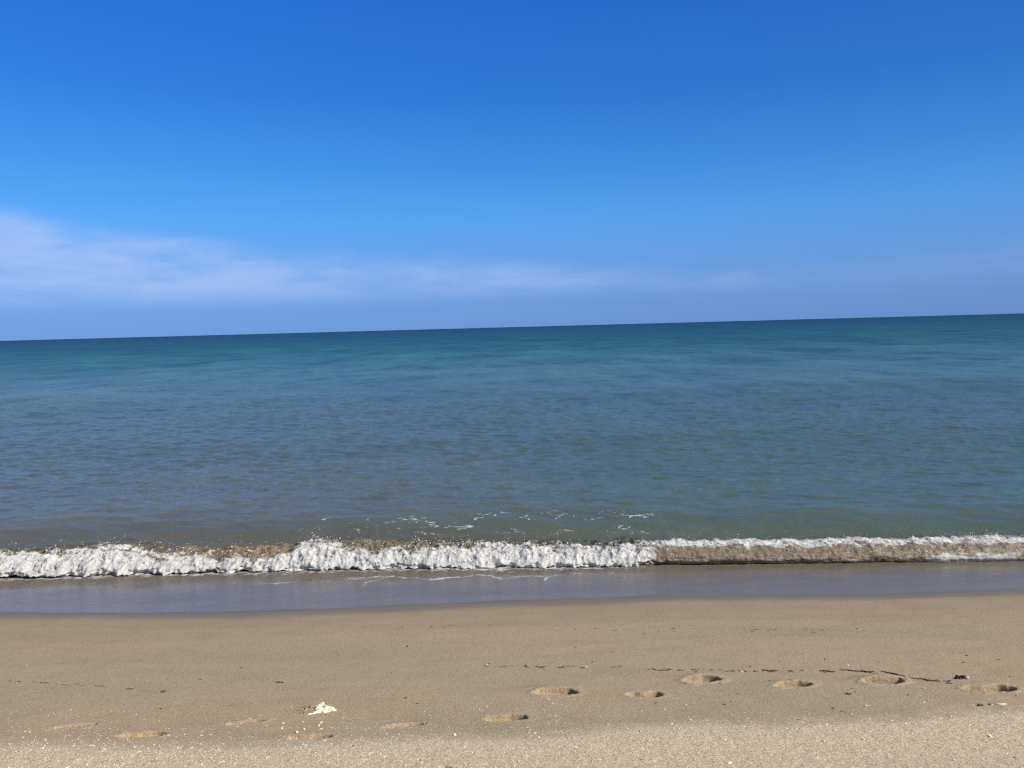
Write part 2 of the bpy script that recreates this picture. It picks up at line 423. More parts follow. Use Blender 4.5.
for lev, amp_, sd_ in ((.62, .20, 44), (1.05, .26, 45), (1.75, .30, 46)):   # older, half-dried run-up tongues
    dl = lev + amp_ * fbm(gxx * .42, gxx * 0 + lev, 2, seed=sd_) - dist
    wetA = wetA + .10 * smooth(-.015, .03, dl) * smooth(.75, .05, dl) * (gyy > 5)
wetA = np.clip(wetA, 0, 1)
beach = grid_mesh('beach', np.stack([gxx, gyy, z], -1), M_sand, {'dry': dryA, 'wet': wetA, 'rust': rustA})
tag(beach, 'tan sand beach sloping to the sea with a trail of footprints', 'beach', kind='structure')

# ------------------------------------------------------------------ sea
rows = [.10]
while 9.3 + rows[-1] < 26000:
    dd = 9.3 + rows[-1]; rows.append(rows[-1] + max(.022, .36 * dd * dd / (FPX * CAM_H)) if dd < 1500 else rows[-1] * 1.35)
S = np.array(rows)
kk = lines([(-1.9, -.80, .006), (-.80, .80, .00115), (.80, 1.9, .006)])
Sg, Kg = np.meshgrid(S, kk, indexing='ij')
Dg = 9.3 + Sg
Xg = Kg * Dg
Yg = toe_y(np.clip(Xg, -15, 15)) * smooth(60, 10, Sg) + 9.5 * (1 - smooth(60, 10, Sg)) + Sg
dS = np.gradient(S)[:, None]
# shoaling face and back of the breaker
pxg = px_at(Xg * 9.75 / np.maximum(Dg, 9.5))
crest = .285 * (1 + .12 * fbm(Xg * .35, 0 * Xg, 2, seed=61))
prof = np.interp(Sg, [0, .3, .55, .9, 1.3, 1.8, 2.4, 3.4, 4.8, 7.5], [.10, .17, .23, .305, .355, .385, .37, .28, .14, .02])
Zg = prof / .385 * crest * smooth(10, 5, Sg)
# wind ripples and low swell, as many as the sheet can carry at each distance
for i in range(104):
    lam = .20 * (36 ** (i / 103.0)) * rng.uniform(.85, 1.15)
    th = rng.normal(0, .60)
    kx, ky = 2 * np.pi / lam * math.sin(th), 2 * np.pi / lam * math.cos(th)
    amp = .034 * lam / (2 * np.pi) * (1.0 if lam < .55 else (.55 / lam) ** 1.6)
    ok = smooth(2.2, 4.5, lam / abs(math.cos(th)) / dS)
    calmz = smooth(.4, 3.2, Sg) * .72 + .28
    patch = .75 + .25 * np.sin(Xg * .11 * rng.uniform(.5, 1.5) + Yg * .17 + i)
    Zg += amp * ok * calmz * patch * np.sin(kx * Xg + ky * Yg + rng.uniform(0, 6.28))
for s0, a0, wd0, sd0 in ((11.5, .085, 1.7, 63), (26, .13, 3.2, 65), (55, .20, 6, 67)):   # low swell lines running in
    Zg += a0 * (.55 + .9 * fbm(Xg * .05, 0 * Xg, 2, seed=sd0)) * np.exp(-((Sg - s0 - 1.5 * fbm(Xg * .08, 0 * Xg + 5, 2, seed=sd0 + 1)) / wd0) ** 2)
# body colour of the turbid water: sandy and green inshore, teal further out
lx = np.log(Dg)
def ramp(x, xs, cs):
    cs = np.array(cs); return np.stack([np.interp(x, xs, cs[:, j]) for j in range(3)], -1)
nb = fbm(Xg / (2.2 * Dg ** .55), lx * 5.0, 3, seed=81)
lxn = lx + .16 * nb
side = smooth(250, 760, px_at(Kg * 9.75))[..., None]
left = ramp(lxn, np.log([9.3, 12, 16, 26, 45, 90, 200, 600, 4000]),
            [(.108, .102, .072), (.098, .106, .086), (.088, .108, .098), (.070, .108, .102), (.046, .110, .104), (.026, .112, .118), (.016, .084, .120), (.010, .052, .096), (.008, .034, .060)])
rgt = ramp(lxn, np.log([9.3, 12, 16, 26, 45, 90, 200, 600, 4000]),
           [(.084, .104, .074), (.074, .108, .086), (.070, .107, .092), (.063, .104, .095), (.046, .104, .096), (.027, .102, .106), (.015, .077, .108), (.010, .050, .090), (.008, .034, .060)])
bodyC = (left * (1 - side) + rgt * side) 
bodyC *= (1 + .16 * fbm(Xg / (.9 * Dg ** .6), lx * 14, 3, seed=83))[..., None]
# lace of old foam on the wave face
reg = smooth(330, 400, pxg) * smooth(700, 640, pxg) * smooth(.45, .8, Sg) * smooth(2.0, 1.3, Sg)
reg2 = (smooth(230, 300, pxg) * smooth(420, 360, pxg)) * smooth(.5, .8, Sg) * smooth(1.7, 1.3, Sg) * .75
wx, ws_ = Xg + .25 * fbm(Xg * 1.5, Sg * 2, 3, seed=92), Sg + .12 * fbm(Xg * 1.8 + 4, Sg * 2, 3, seed=93)
fl = fbm(wx * 2.0, ws_ * 3.2, 2, .5, seed=91); fl3 = fbm(wx * 4.6, ws_ * 7.5, 2, .5, seed=96); fl2 = fbm(Xg * 1.7, Sg * 2.4, 3, .6, seed=94)
lace = np.maximum(smooth(.075, .0, np.abs(fl)), .85 * smooth(.11, .0, np.abs(fl3))) * smooth(-.16, .16, fl2)
foamS = np.clip(lace * np.maximum(reg, reg2), 0, 1) * (.74 + .5 * fbm(Xg * 9, Sg * 12, 3, .6, seed=98))
behind = smooth(.55, .30, Sg + .10 * fbm(Xg * 5, Sg * 3, 3, seed=97)) * smooth(640, 720, pxg)
foamS = np.maximum(foamS, behind * .52)
gust = 0
wl = 1.0
for o_ in range(8):                                # chop, gusts and wave groups, 1 m to 130 m, as the sheet can carry them
    vis = smooth(1.1, 2.6, 2.0 * wl / dS) * smooth(.003, .011, wl / Dg)
    nn_ = fbm(Xg / wl, Yg / (2.0 * wl), 2, seed=300 + o_)
    gust = gust + vis * nn_ * (1.0 if wl < 9 else .35)
    if wl < 17: Zg += .026 * wl ** .9 * vis * nn_ * smooth(13, 40, Dg)
    wl *= 2
bodyC *= np.clip(1 + (.07 + .33 * smooth(16, 60, Dg)) * gust, .45, 1.8)[..., None]
roughA = .07 + .36 * smooth(np.log(14), np.log(260), lx)
calmA = np.clip(1 + .35 * gust, .3, 2) * (.55 + .45 * smooth(1.0, 6, Sg)) * (1 + .25 * fbm(Xg / (1.6 * Dg ** .6), lx * 7, 2, seed=85))
sea = grid_mesh('sea', np.stack([Xg, Yg, Zg], -1), M_sea, {'body': bodyC, 'foam': foamS, 'calm': calmA, 'rough': roughA})
tag(sea, 'blue green sea rippled by wind out to the horizon', 'sea', kind='structure')

# ------------------------------------------------------------------ swash
xs = lines([(-20, -8, .06), (-8, 8, .0125), (8, 20, .06)])
q = lines([(-.05, .10, .006), (.10, 1.0, .018)]) ; q = np.append(q, [1.05, 1.1])
ylx, ytx = water_y(xs), toe_y(xs)
span = (ytx - ylx + .12)
Q = np.where(q[:, None] < .1, q[:, None], .1 + (q[:, None] - .1) / 1.0 * (span[None, :] - .1))
XX = np.broadcast_to(xs[None, :], Q.shape); YY = ylx[None, :] + Q
Hs, _, _ = beach_fields(XX, YY)
tk = np.where(Q > 0, .007 * (1 - np.exp(-np.maximum(Q, 0) / .02)) + .022 * np.maximum(Q, 0), Q * .3)
tt = ytx[None, :] - YY                              # distance shoreward of the breaker's foot
murk = smooth(.92, .42, tt + .28 * fbm(XX * 1.2, YY * 2, 3, seed=131) + .42 * smooth(380, 760, px_at(XX)) + .05)
tk += murk * .010 * fbm(XX * 7, YY * 16, 3, seed=133) * smooth(0, .25, Q)
SWP = np.stack([XX, YY, Hs + tk], -1)
# foam trails
fo = np.zeros_like(Q)
def trail(pts, wd, s):
    P = np.array([at_z(a, b_, .02)[:2] for a, b_ in pts])
    jx = XX + .12 * fbm(XX * 3, YY * 5, 4, .6, seed=int(s * 100)); jy = YY + .11 * fbm(XX * 3.5 + 9, YY * 6, 4, .6, seed=int(s * 90))
    best = np.full(Q.shape, 9.0)
    for (ax, ay), (bx, by_) in zip(P[:-1], P[1:]):
        vx, vy = bx - ax, by_ - ay; L2 = vx * vx + vy * vy
        u = np.clip(((jx - ax) * vx + (jy - ay) * vy) / L2, 0, 1)
        best = np.minimum(best, np.hypot(jx - ax - u * vx, (jy - ay - u * vy)))
    np.maximum(fo, 1.35 * s * (.72 + .55 * fbm(XX * 4, YY * 8, 3, .6, seed=8)) * smooth(wd * 1.2, wd * .1, best * (1 + 1.1 * fbm(XX * 9, YY * 12, 3, .6, seed=7))), out=fo)
trail([(340, 577), (385, 574), (410, 577), (430, 579), (450, 577), (478, 574), (500, 577), (522, 576)], .050, .72)
trail([(545, 580), (555, 574), (575, 572), (600, 573), (612, 572)], .045, .72)
trail([(255, 584), (300, 582), (330, 580), (360, 577), (385, 574)], .05, .58)
trail([(358, 590), (372, 581), (392, 574)], .05, .60)
trail([(500, 579), (520, 577), (545, 575)], .04, .6)
trail([(0, 590), (60, 588), (110, 582), (170, 580)], .05, .42)
mott = smooth(200, 330, px_at(XX)) * smooth(600, 500, px_at(XX)) * smooth(.34, .05, tt)
fo = np.maximum(fo, mott * (.46 + .50 * fbm(XX * 8, YY * 16, 4, .6, seed=141)))
mott = smooth(240, 100, px_at(XX)) * smooth(.40, .05, tt)
fo = np.maximum(fo, mott * (.30 + .5 * fbm(XX * 9, YY * 14, 4, .6, seed=143)))
hem = smooth(690, 600, px_at(XX)) * smooth(.44, .16, tt + .18 * fbm(XX * 5, YY * 6, 3, .6, seed=151))
fo = np.maximum(fo, hem * (.62 + .75 * fbm(XX * 8, YY * 16, 4, .6, seed=152)))
wx2, wy2 = XX + .2 * fbm(XX * 2, YY * 3, 3, seed=153), YY + .12 * fbm(XX * 2.5, YY * 3, 3, seed=154)
rg = np.abs(fbm(wx2 * 2.2, wy2 * 5, 2, seed=156))
web = smooth(300, 380, px_at(XX)) * smooth(640, 560, px_at(XX)) * smooth(.62, .25, tt) * smooth(-.1, .25, fbm(XX * 1.6, YY * 3, 2, seed=157))
fo = np.maximum(fo, web * .95 * smooth(.10, .0, rg))
swash = grid_mesh('swash_water', SWP, M_swash, {'foam': fo, 'murk': murk})
tag(swash, 'thin grey sheet of backwash water on the wet sand', 'shallow water', kind='structure')

# ------------------------------------------------------------------ breaking roller
xr = lines([(-20, -8.5, .05), (-8.5, 8.5, .0095), (8.5, 20, .05)])
pr = px_at(xr)
#           s      z      (cross section, shoreward to seaward, for unit height 0.27)
PS = np.array([.03, -.015, -.03, -.01, .05, .15, .27, .40, .56, .74, .95])
PZr = np.array([-.05, .00, .05, .105, .155, .19, .21, .228, .242, .240, .215])
al = np.concatenate([[0], np.cumsum(np.hypot(np.diff(PS), np.diff(PZr)))]); al /= al[-1]
wv = np.linspace(0, 1, 104)
ps = np.interp(wv, al, PS); pz = np.interp(wv, al, PZr)
for _ in range(3):
    ps[1:-1] = (ps[:-2] + ps[1:-1] * 2 + ps[2:]) / 4; pz[1:-1] = (pz[:-2] + pz[1:-1] * 2 + pz[2:]) / 4
nx_ = np.gradient(pz); nz_ = np.gradient(ps); nl = np.hypot(nx_, nz_) + 1e-9
ns, nzz = -nx_ / nl, nz_ / nl
hx = np.interp(pr, [-600, 0, 45, 75, 95, 130, 185, 230, 272, 300, 330, 400, 450, 520, 600, 650, 760, 900, 960, 1024, 1500],
               [.64, .64, .74, .86, .84, .64, .55, .56, .58, .90, .74, .64, .63, .58, .58, .74, .72, .74, .80, .82, .8])
hx = np.convolve(np.pad(hx, 20, 'edge'), np.ones(41) / 41, 'valid') + .17 * fbm(xr * 2.6, xr * 0 + 2, 4, .6, seed=151)
WV, XR = np.meshgrid(wv, xr, indexing='ij'); PRg = px_at(XR)
arc = WV * 1.3
topw = np.exp(-((WV - .52) / .22) ** 2)
Lz = smooth(665, 610, PRg + 75 * fbm(XR * 2.2, arc * 4, 4, .6, seed=159)); Rz = 1 - Lz               # churned white part / curling brown part
dsp = .060 * fbm(XR * 4.5, arc * 4, 2, .5, 161) + .030 * fbm(XR * 9, arc * 8, 2, .5, 163, True) + .020 * fbm(XR * 14, arc * 14, 3, .55, 165, True) + .005 * fbm(XR * 40, arc * 40, 2, .5, 169)
jet = np.maximum(0, fbm(XR * 8, arc * 6, 3, .55, seed=173)) * topw
dsp = dsp * (Lz * .82 + Rz * (.20 + .30 * topw)) + Rz * .020 * fbm(XR * 3.5, arc * 14, 3, .55, seed=177) + .07 * jet * (.8 * Lz + .45 * Rz)
dsp *= smooth(0, .06, WV) * (.12 + .88 * smooth(.78, .42, WV))
SS = ps[:, None] + ns[:, None] * dsp
SS = SS - Lz * (.13 + .16 * fbm(XR * 5, arc * 9, 3, .6, seed=155)) * smooth(.20, .02, WV)
# on the right the lip overhangs a little
SS = SS - Rz * .035 * np.exp(-((WV - .36) / .14) ** 2)
ZZ = pz[:, None] * hx[None, :] + nzz[:, None] * dsp
YR = toe_y(xr)[None, :] + SS
ra = fbm(XR * 4, arc * 5, 3, .6, seed=181); rb = fbm(XR * 16, arc * 16, 3, .6, seed=185)
# height of solid white along the crest, in units of the profile coordinate
wtop = np.interp(PRg, [-600, 0, 60, 90, 130, 180, 215, 250, 275, 300, 340, 380, 420, 470, 560, 620, 640], [.44, .42, .46, .52, .34, .27, .22, .21, .22, .58, .30, .27, .34, .40, .38, .36, .36])
fL = .80 * smooth(.20, -.16, WV - wtop + .44 * ra) + .10 + .26 * rb + .24 * ra + .12 * smooth(.16, .04, WV)
lip = np.exp(-((WV - .46 + .07 * ra) / .085) ** 2)
toeF = smooth(895, 915, PRg) * smooth(1003, 985, PRg) * smooth(.22 + .0 * WV, .12, WV + .10 * ra)
fR = np.clip(.92 * lip * (.66 + 1.0 * ra + .25 * rb) + (.27 + .30 * ra + .12 * rb) * smooth(.62, .45, WV) + .36 * smooth(.45, .55, WV) * smooth(.95, .6, WV) * (.6 + 1.4 * ra), 0, 1)
fR = np.maximum(fR, .9 * toeF)
fR = fR - smooth(.75, 1.0, WV) * .25; fL = fL - .25 * smooth(.70, .95, WV)
foamR = fL * Lz + fR * Rz
# clear water behind the churn has the colour of the sea; sand is stirred up in patches
sandy = np.interp(PRg, [-600, 0, 90, 150, 200, 250, 270, 290, 310, 350, 420, 470, 640], [.15, .10, .25, .45, .75, .95, .9, .3, .4, .6, .30, .04, .0])
sandy = np.clip(sandy * (1 + 1.1 * fbm(XR * 2.4, arc * 3, 3, seed=187)), 0, 1)
seaL = np.array([.100, .090, .056]); seaR = np.array([.072, .094, .060]); brn = np.array([.215, .160, .095]); br = np.array([.235, .18, .125])
bodyL = brn * sandy[..., None] + seaL * (1 - sandy)[..., None]
fadeL = (smooth(.92, .50, WV + .12 * ra))[..., None]
bodyL = bodyL * fadeL + seaL * (1 - fadeL)
fr = smooth(.50, .40, WV + .06 * ra)[..., None]
bodyRr = br * fr + seaR * (1 - fr)
bodyR = bodyL * Lz[..., None] + bodyRr * Rz[..., None]
churn = np.clip(smooth(.74, .42, WV) * 1.0 , 0.04, 1)
churn = churn * (1 - .6 * sandy * Lz * smooth(.25, .45, WV))
film = Lz * smooth(.86, .40, WV + .16 * ra - .12 * sandy) + Rz * smooth(.66, .50, WV + .08 * ra)
roller = grid_mesh('breaking_wave', np.stack([XR, YR, ZZ], -1), M_break, {'foam': foamR, 'body': bodyR, 'churn': churn, 'film': film})
tag(roller, 'small breaking wave of white foam and sandy brown water', 'wave', kind='structure')

# ------------------------------------------------------------------ spray
phi = (1 + 5 ** .5) / 2
ICO = np.array([(-1, phi, 0), (1, phi, 0), (-1, -phi, 0), (1, -phi, 0), (0, -1, phi), (0, 1, phi), (0, -1, -phi), (0, 1, -phi), (phi, 0, -1), (phi, 0, 1), (-phi, 0, -1), (-phi, 0, 1)]) / math.hypot(1, phi)
ICF = np.array([(0, 11, 5), (0, 5, 1), (0, 1, 7), (0, 7, 10), (0, 10, 11), (1, 5, 9), (5, 11, 4), (11, 10, 2), (10, 7, 6), (7, 1, 8), (3, 9, 4), (3, 4, 2), (3, 2, 6), (3, 6, 8), (3, 8, 9), (4, 9, 5), (2, 4, 11), (6, 2, 10), (8, 6, 7), (9, 8, 1)])
def blobs(name, C, rad, mat):
    n = len(C)
    V = C[:, None, :] + ICO[None] * rad[:, None, None] * rng.uniform(.65, 1.3, (n, 12, 1))
    F = (np.arange(n)[:, None, None] * 12 + ICF[None]).reshape(-1, 3)
    me = bpy.data.meshes.new(name)
    me.vertices.add(n * 12); me.vertices.foreach_set('co', V.reshape(-1).astype(np.float32))
    me.loops.add(F.size); me.loops.foreach_set('vertex_index', F.reshape(-1).astype(np.int32))
    me.polygons.add(len(F)); me.polygons.foreach_set('loop_start', (np.arange(len(F)) * 3).astype(np.int32))
    me.update(calc_edges=True); me.polygons.foreach_set('use_smooth', np.full(len(F), True))
    me.materials.append(mat); o = bpy.data.objects.new(name, me); COL.objects.link(o); return o
dens = np.interp(pr, [-600, 0, 20, 60, 92, 120, 180, 290, 303, 330, 430, 500, 620, 660, 760, 900, 940, 1024, 1500],
                 [.8, .8, .7, .9, 1.6, .8, .6, .7, 2.6, .9, 1.1, .8, .6, .8, .5, .6, 1.2, 1.0, .8])
dens = dens * np.clip(1 + 1.6 * fbm(xr * 3.5, 0 * xr + 5, 3, seed=191), .1, 4) * np.gradient(xr)
pd = dens / dens.sum()
N = 4200
ci = rng.choice(len(xr), N, p=pd)
wi = np.clip((rng.normal(.50, .13, N)) * 104, 8, 92).astype(int)
base = np.stack([XR[wi, ci], YR[wi, ci], ZZ[wi, ci]], -1)
hgt = rng.exponential(.016, N) * (1 + .8 * (dens[ci] / np.gradient(xr)[ci]))
base += np.stack([rng.normal(0, .012, N), ns[wi] * hgt * .6 + rng.normal(0, .01, N), np.abs(nzz[wi]) * hgt], -1)
rad = np.clip(rng.lognormal(math.log(.0030), .5, N), .0010, .010)
spray = blobs('sea_spray', base, rad, M_spray)
tag(spray, 'white droplets and flecks of spray thrown up by the breaking wave', 'spray', kind='stuff')
# lumps of froth that roughen the churned face
N2 = 2600
pd2 = pd * smooth(650, 600, pr); pd2 /= pd2.sum()
ci = rng.choice(len(xr), N2, p=pd2)
wi = np.clip(rng.uniform(.03, .50, N2) * 104, 3, 60).astype(int)
base = np.stack([XR[wi, ci], YR[wi, ci], ZZ[wi, ci]], -1) + rng.normal(0, .006, (N2, 3))
froth = blobs('wave_froth', base, np.clip(rng.lognormal(math.log(.007), .4, N2), .003, .015), M_spray)
tag(froth, 'lumpy white froth churning along the foot of the breaking wave', 'foam', kind='stuff')

# ------------------------------------------------------------------ shells
def shell_mesh(name, mat, ribs=9, dome=.35, ragged=0.0, seed=0):
    r_ = random.Random(seed)
    nr, na = 6, 18
    top, faces = [(0, -.5, .05)], []
    A0 = 2.1
    for i in range(1, nr + 1):
        f = i / nr
        for j in range(na + 1):
            a = -A0 / 2 + A0 * j / na
            ra = f * (1 + .05 * math.cos(a * ribs * 2)) * (1 - ragged * r_.random() * (f > .7)) * (1 - .16 * abs(a) ** 2 / 1.1)
            h = dome * math.sin(min(1, f * 1.02) * math.pi * .92) * (1 - .35 * abs(a)) + .025 * f * math.cos(a * ribs * 2)
            top.append((ra * math.sin(a), -.5 + ra * math.cos(a), max(.01, h)))
    for j in range(na): faces.append((0, 2 + j, 1 + j))
    for i in range(nr - 1):
        for j in range(na):
            p = 1 + i * (na + 1) + j; q_ = p + na + 1
            faces.append((p, p + 1, q_ + 1, q_))
    n = len(top)
    verts = top + [(x * .96, y * .96, z_ - .06) for x, y, z_ in top]
    faces += [tuple(reversed([k + n for k in f])) for f in faces]
    rim = list(range(1, n, na + 1))
    edge = [0] + [1 + i * (na + 1) for i in range(nr)] + [1 + (nr - 1) * (na + 1) + j for j in range(1, na + 1)] + [1 + i * (na + 1) + na for i in range(nr - 2, -1, -1)]
    for a, b_ in zip(edge, edge[1:] + edge[:1]): faces.append((a, a + n, b_ + n, b_))
    return poly_mesh(name, verts, faces, mat, smooth_shade=True)

def chip_geo(r_, n=7):
    """an irregular flat chip of broken shell, unit size"""
    ang = sorted(r_.uniform(0, 6.28) for _ in range(n)); el_ = r_.uniform(.45, 1)
    out = [(math.cos(a) * r_.uniform(.7, 1.1), math.sin(a) * el_ * r_.uniform(.7, 1.1)) for a in ang]
    V = [(x, y, .10 + .10 * (1 - x * x)) for x, y in out] + [(x * .92, y * .92, -.12) for x, y in out] + [(0, 0, .32)]
    F = [(i, (i + 1) % n, 2 * n) for i in range(n)] + [(i + n, (i + 1) % n + n, (i + 1) % n, i) for i in range(n)] + [tuple(n + i for i in reversed(range(n)))]
    return V, F

def lay(o, p, size, rz=0, tilt=(0, 0), lift=0.0):
    o.location = (p[0], p[1], p[2] + lift); o.scale = (size,) * 3
    o.rotation_euler = (tilt[0], tilt[1], rz)

SHELLS = [  # px, py, size m (half), label
    (27, 666, .013, 'bright white shell alone on smooth sand at the far left'),
    (25, 732, .013, 'white shell lying near the left edge below the wrack line'),
    (848, 665.5, .012, 'flat pale shell just above the wrack line near its middle right'),
    (968, 677.5, .014, 'white shell standing at the right end of the dark seaweed clump'),
    (1017, 695.5, .014, 'small white shell beside the deep toe of the rightmost footprint'),
    (282, 728.5, .011, 'lone white shell right of the narrow slit footprint'),
    (686, 705.5, .012, 'white shell on damp sand below the gap between the second and third upper footprints'),
    (46, 731, .009, 'small pale shell left of the leftmost slit footprint'),
    (523, 625, .010, 'tiny pale shell on smooth wet sand near the water, centre'),
    (557, 629, .010, 'tiny cream shell on the faint upper drift line'),
    (487, 664.8, .012, 'pale shell at the left start of the wrack line'),
    (586, 667.5, .016, 'long pale shell lying in the wrack line left of centre'),
    (742, 672, .012, 'cream shell in the wrack line between the third and fourth upper footprints'),
    (866, 706, .015, 'broken pale shell on the damp sand below the wide mounded footprint'),
    (803, 723, .011, 'white shell on the edge of the dry sand at right of centre'),
    (455, 735, .015, 'largest pale shell on the dry sand edge left of centre'),
    (157, 759, .016, 'pale shell on the dry sand at the lower left'),
    (535, 733.5, .012, 'round white shell on the dry sand edge below the orange footprint'),
    (29, 671, .008, 'thin pale shell sliver just below the far left white shell'),
]
for k, (px, py, sz, lab) in enumerate(SHELLS):
    o = shell_mesh('shell', M_shell if k % 4 else M_shell2, 7 + k % 4, .40, .08 * (k % 3), k)
    lay(o, on_sand(px, py), sz * 1.15, random.uniform(0, 6.28), (random.uniform(-.3, .5), random.uniform(-.3, .3)), .001)
    tag(o, lab, 'shell', 'shells scattered on the sand')
# thin white splinter (razor shell) below the rightmost footprint
def tube(name, pts, rads, mat, nseg=7, parent=None):
    V, F = [], []
    for i, p in enumerate(pts):
        p = Vector(p); d_ = (Vector(pts[min(i + 1, len(pts) - 1)]) - Vector(pts[max(i - 1, 0)])).normalized()
        a = d_.cross(Vector((0, 0, 1)));  a = a.normalized() if a.length > 1e-4 else Vector((1, 0, 0)); b_ = d_.cross(a)
        for j in range(nseg):
            t_ = 2 * math.pi * j / nseg; V.append(p + (a * math.cos(t_) + b_ * math.sin(t_)) * rads[i])
    for i in range(len(pts) - 1):
        for j in range(nseg):
            F.append((i * nseg + j, i * nseg + (j + 1) % nseg, (i + 1) * nseg + (j + 1) % nseg, (i + 1) * nseg + j))
    F.append(tuple(reversed(range(nseg)))); F.append(tuple(range((len(pts) - 1) * nseg, len(pts) * nseg)))
    return poly_mesh(name, V, F, mat, smooth_shade=True, parent=parent)
def ground_tube(name, pxs, rad, mat, wob=.004, nsub=4):
    P = [on_sand(*p) for p in pxs]; pts = []
    for a, b_ in zip(P[:-1], P[1:]):
        for s in range(nsub): pts.append(a + (b_ - a) * s / nsub)
    pts.append(P[-1]); org = pts[0]
    out = []
    for i, p in enumerate(pts):
        x, y = p[0] + random.gauss(0, wob), p[1] + random.gauss(0, wob)
        out.append((x - org[0], y - org[1], H(x, y) + rad * .55 - org[2] + abs(random.gauss(0, wob * .4))))
    n = len(out); rr = [rad * (.45 + .65 * math.sin(math.pi * min(1, (i + .6) / n))) * random.uniform(.75, 1.25) for i in range(n)]
    o = tube(name, out, rr, mat); o.location = org; return o
o = ground_tube('razor_shell', [(996, 704.6), (1001, 704.8), (1006, 704.4)], .005, M_shell, .0006)
tag(o, 'thin white razor shell lying under the rightmost footprint', 'shell')

# countable bits of broken shell on the pale dry sand; grit too fine to count
r_ = random.Random(8)
protos = []
for k in range(12):
    V, F = chip_geo(r_, r_.randint(5, 8)); me = bpy.data.meshes.new('shell_chip')
    me.from_pydata(V, [], F); me.materials.append((M_shell, M_shell, M_shell2)[k % 3]); me.update(); protos.append(me)
def sand_px():
    """a random spot in the shelly zone (dense on the dry sand, thin on the damp band above its edge)"""
    while True:
        px = r_.uniform(-30, 1054); edge = np.interp(px, [0, 200, 400, 560, 700, 830, 1024], [742, 744, 738, 732, 722, 720, 708])
        py = r_.uniform(edge - 34, 790)
        d_ = py - edge
        pr_ = .16 if d_ < -16 else .5 if d_ < -2 else 1.0 if d_ < 22 else .7
        cl_ = float(fbm(np.array([px / 60.]), np.array([py / 16.]), 2, seed=201)[0])
        if r_.random() < pr_ * (.45 + .9 * max(0, cl_ + .25)): return px, py
def flat_hit(px, py):
    z_ = .62
    for _ in range(12):
        p = at_z(px, py, z_); z_ = .5 * z_ + .5 * float(base_h(p[1]))
    return p[:2]
pts = np.array([flat_hit(*sand_px()) for _ in range(4600)])
zz = H(pts[:, 0], pts[:, 1])
for k in range(260):
    o = bpy.data.objects.new('shell_chip', protos[k % 12]); COL.objects.link(o)
    lay(o, (pts[k, 0], pts[k, 1], zz[k]), min(.016, r_.lognormvariate(math.log(.0078), .38)), r_.uniform(0, 6.28), (r_.gauss(0, .35), r_.gauss(0, .35)), .001)
    tag(o, 'small chip of broken shell strewn on the pale dry sand along the bottom', 'shell chip', 'broken shell chips on the dry sand')
GV, GF = [], []
for k in range(260, 4600):
    V, F = chip_geo(r_, 5); s_ = min(.008, r_.lognormvariate(math.log(.0042), .35)); n0 = len(GV)
    rot = Matrix.Rotation(r_.uniform(0, 6.28), 3, 'Z') @ Matrix.Rotation(r_.gauss(0, .4), 3, 'X')
    GV += [tuple(rot @ Vector(v) * s_ + Vector((pts[k, 0], pts[k, 1], zz[k] + .0008))) for v in V]; GF += [tuple(i + n0 for i in f) for f in F]
fm = []
mats_ = [M_shell, M_shell2]
o = poly_mesh('shell_grit', GV, GF, mats_, [(i // 53) % 3 // 2 for i in range(len(GF))])
tag(o, 'fine grit of crushed shell speckling the pale dry sand', 'shell grit', kind='stuff')

# ------------------------------------------------------------------ wrack line: dark scraps of weed and twigs
for pxs, rad, lab in [
        ([(840, 669.5), (850, 671), (858, 671.5), (866, 672)], .0065, 'dark twig in the wrack line just left of the mounded footprint'),
        ([(862, 671), (868, 672.5), (874, 672)], .009, 'thick knot of dark weed in the wrack line above the mounded footprint'),
        ([(882, 671.8), (890, 673.2), (897, 675), (905, 676.6)], .0075, 'long dark weed strand arched over the mounded footprint'),
        ([(912, 678.5), (921, 679.3), (930, 681), (942, 681.7)], .0065, 'dark weed strand at the right end of the wrack line'),
        ([(819, 671.6), (826, 671.2), (834, 672)], .009, 'dark frayed weed scrap in the wrack line between the fourth and the mounded footprint'),
        ([(762, 670), (770, 671), (778, 670.6)], .007, 'short dark weed scrap in the wrack line just above the fourth upper footprint'),
        ([(160, 692.4), (163, 692.2), (165, 692)], .007, 'small dark speck ending the faint drift line at the left'),
        ([(276, 682.4), (280, 682.2), (283, 682.6)], .006, 'small dark twig alone on the damp sand above the cream scrap'),
        ([(536, 666.8), (541, 667.6), (545, 667)], .006, 'dark twig in the wrack line above the wide centre footprint'),
        ([(652, 668.2), (657, 670.4), (668, 670.8)], .005, 'bent dark twig in the wrack line above the second footprint'),
        ([(979, 706.5), (983, 704.8)], .009, 'dark weed scrap just below the rightmost footprint'),
        ([(846, 694.3), (848, 694.4), (850, 694.1)], .008, 'dark crumb alone on bare sand between the fourth and the mounded footprint')]:
    tag(ground_tube('seaweed_strand', pxs, rad * .55, random.choice([M_weed, M_twig]), .005), lab, 'seaweed scrap', 'dark scraps of the wrack line')

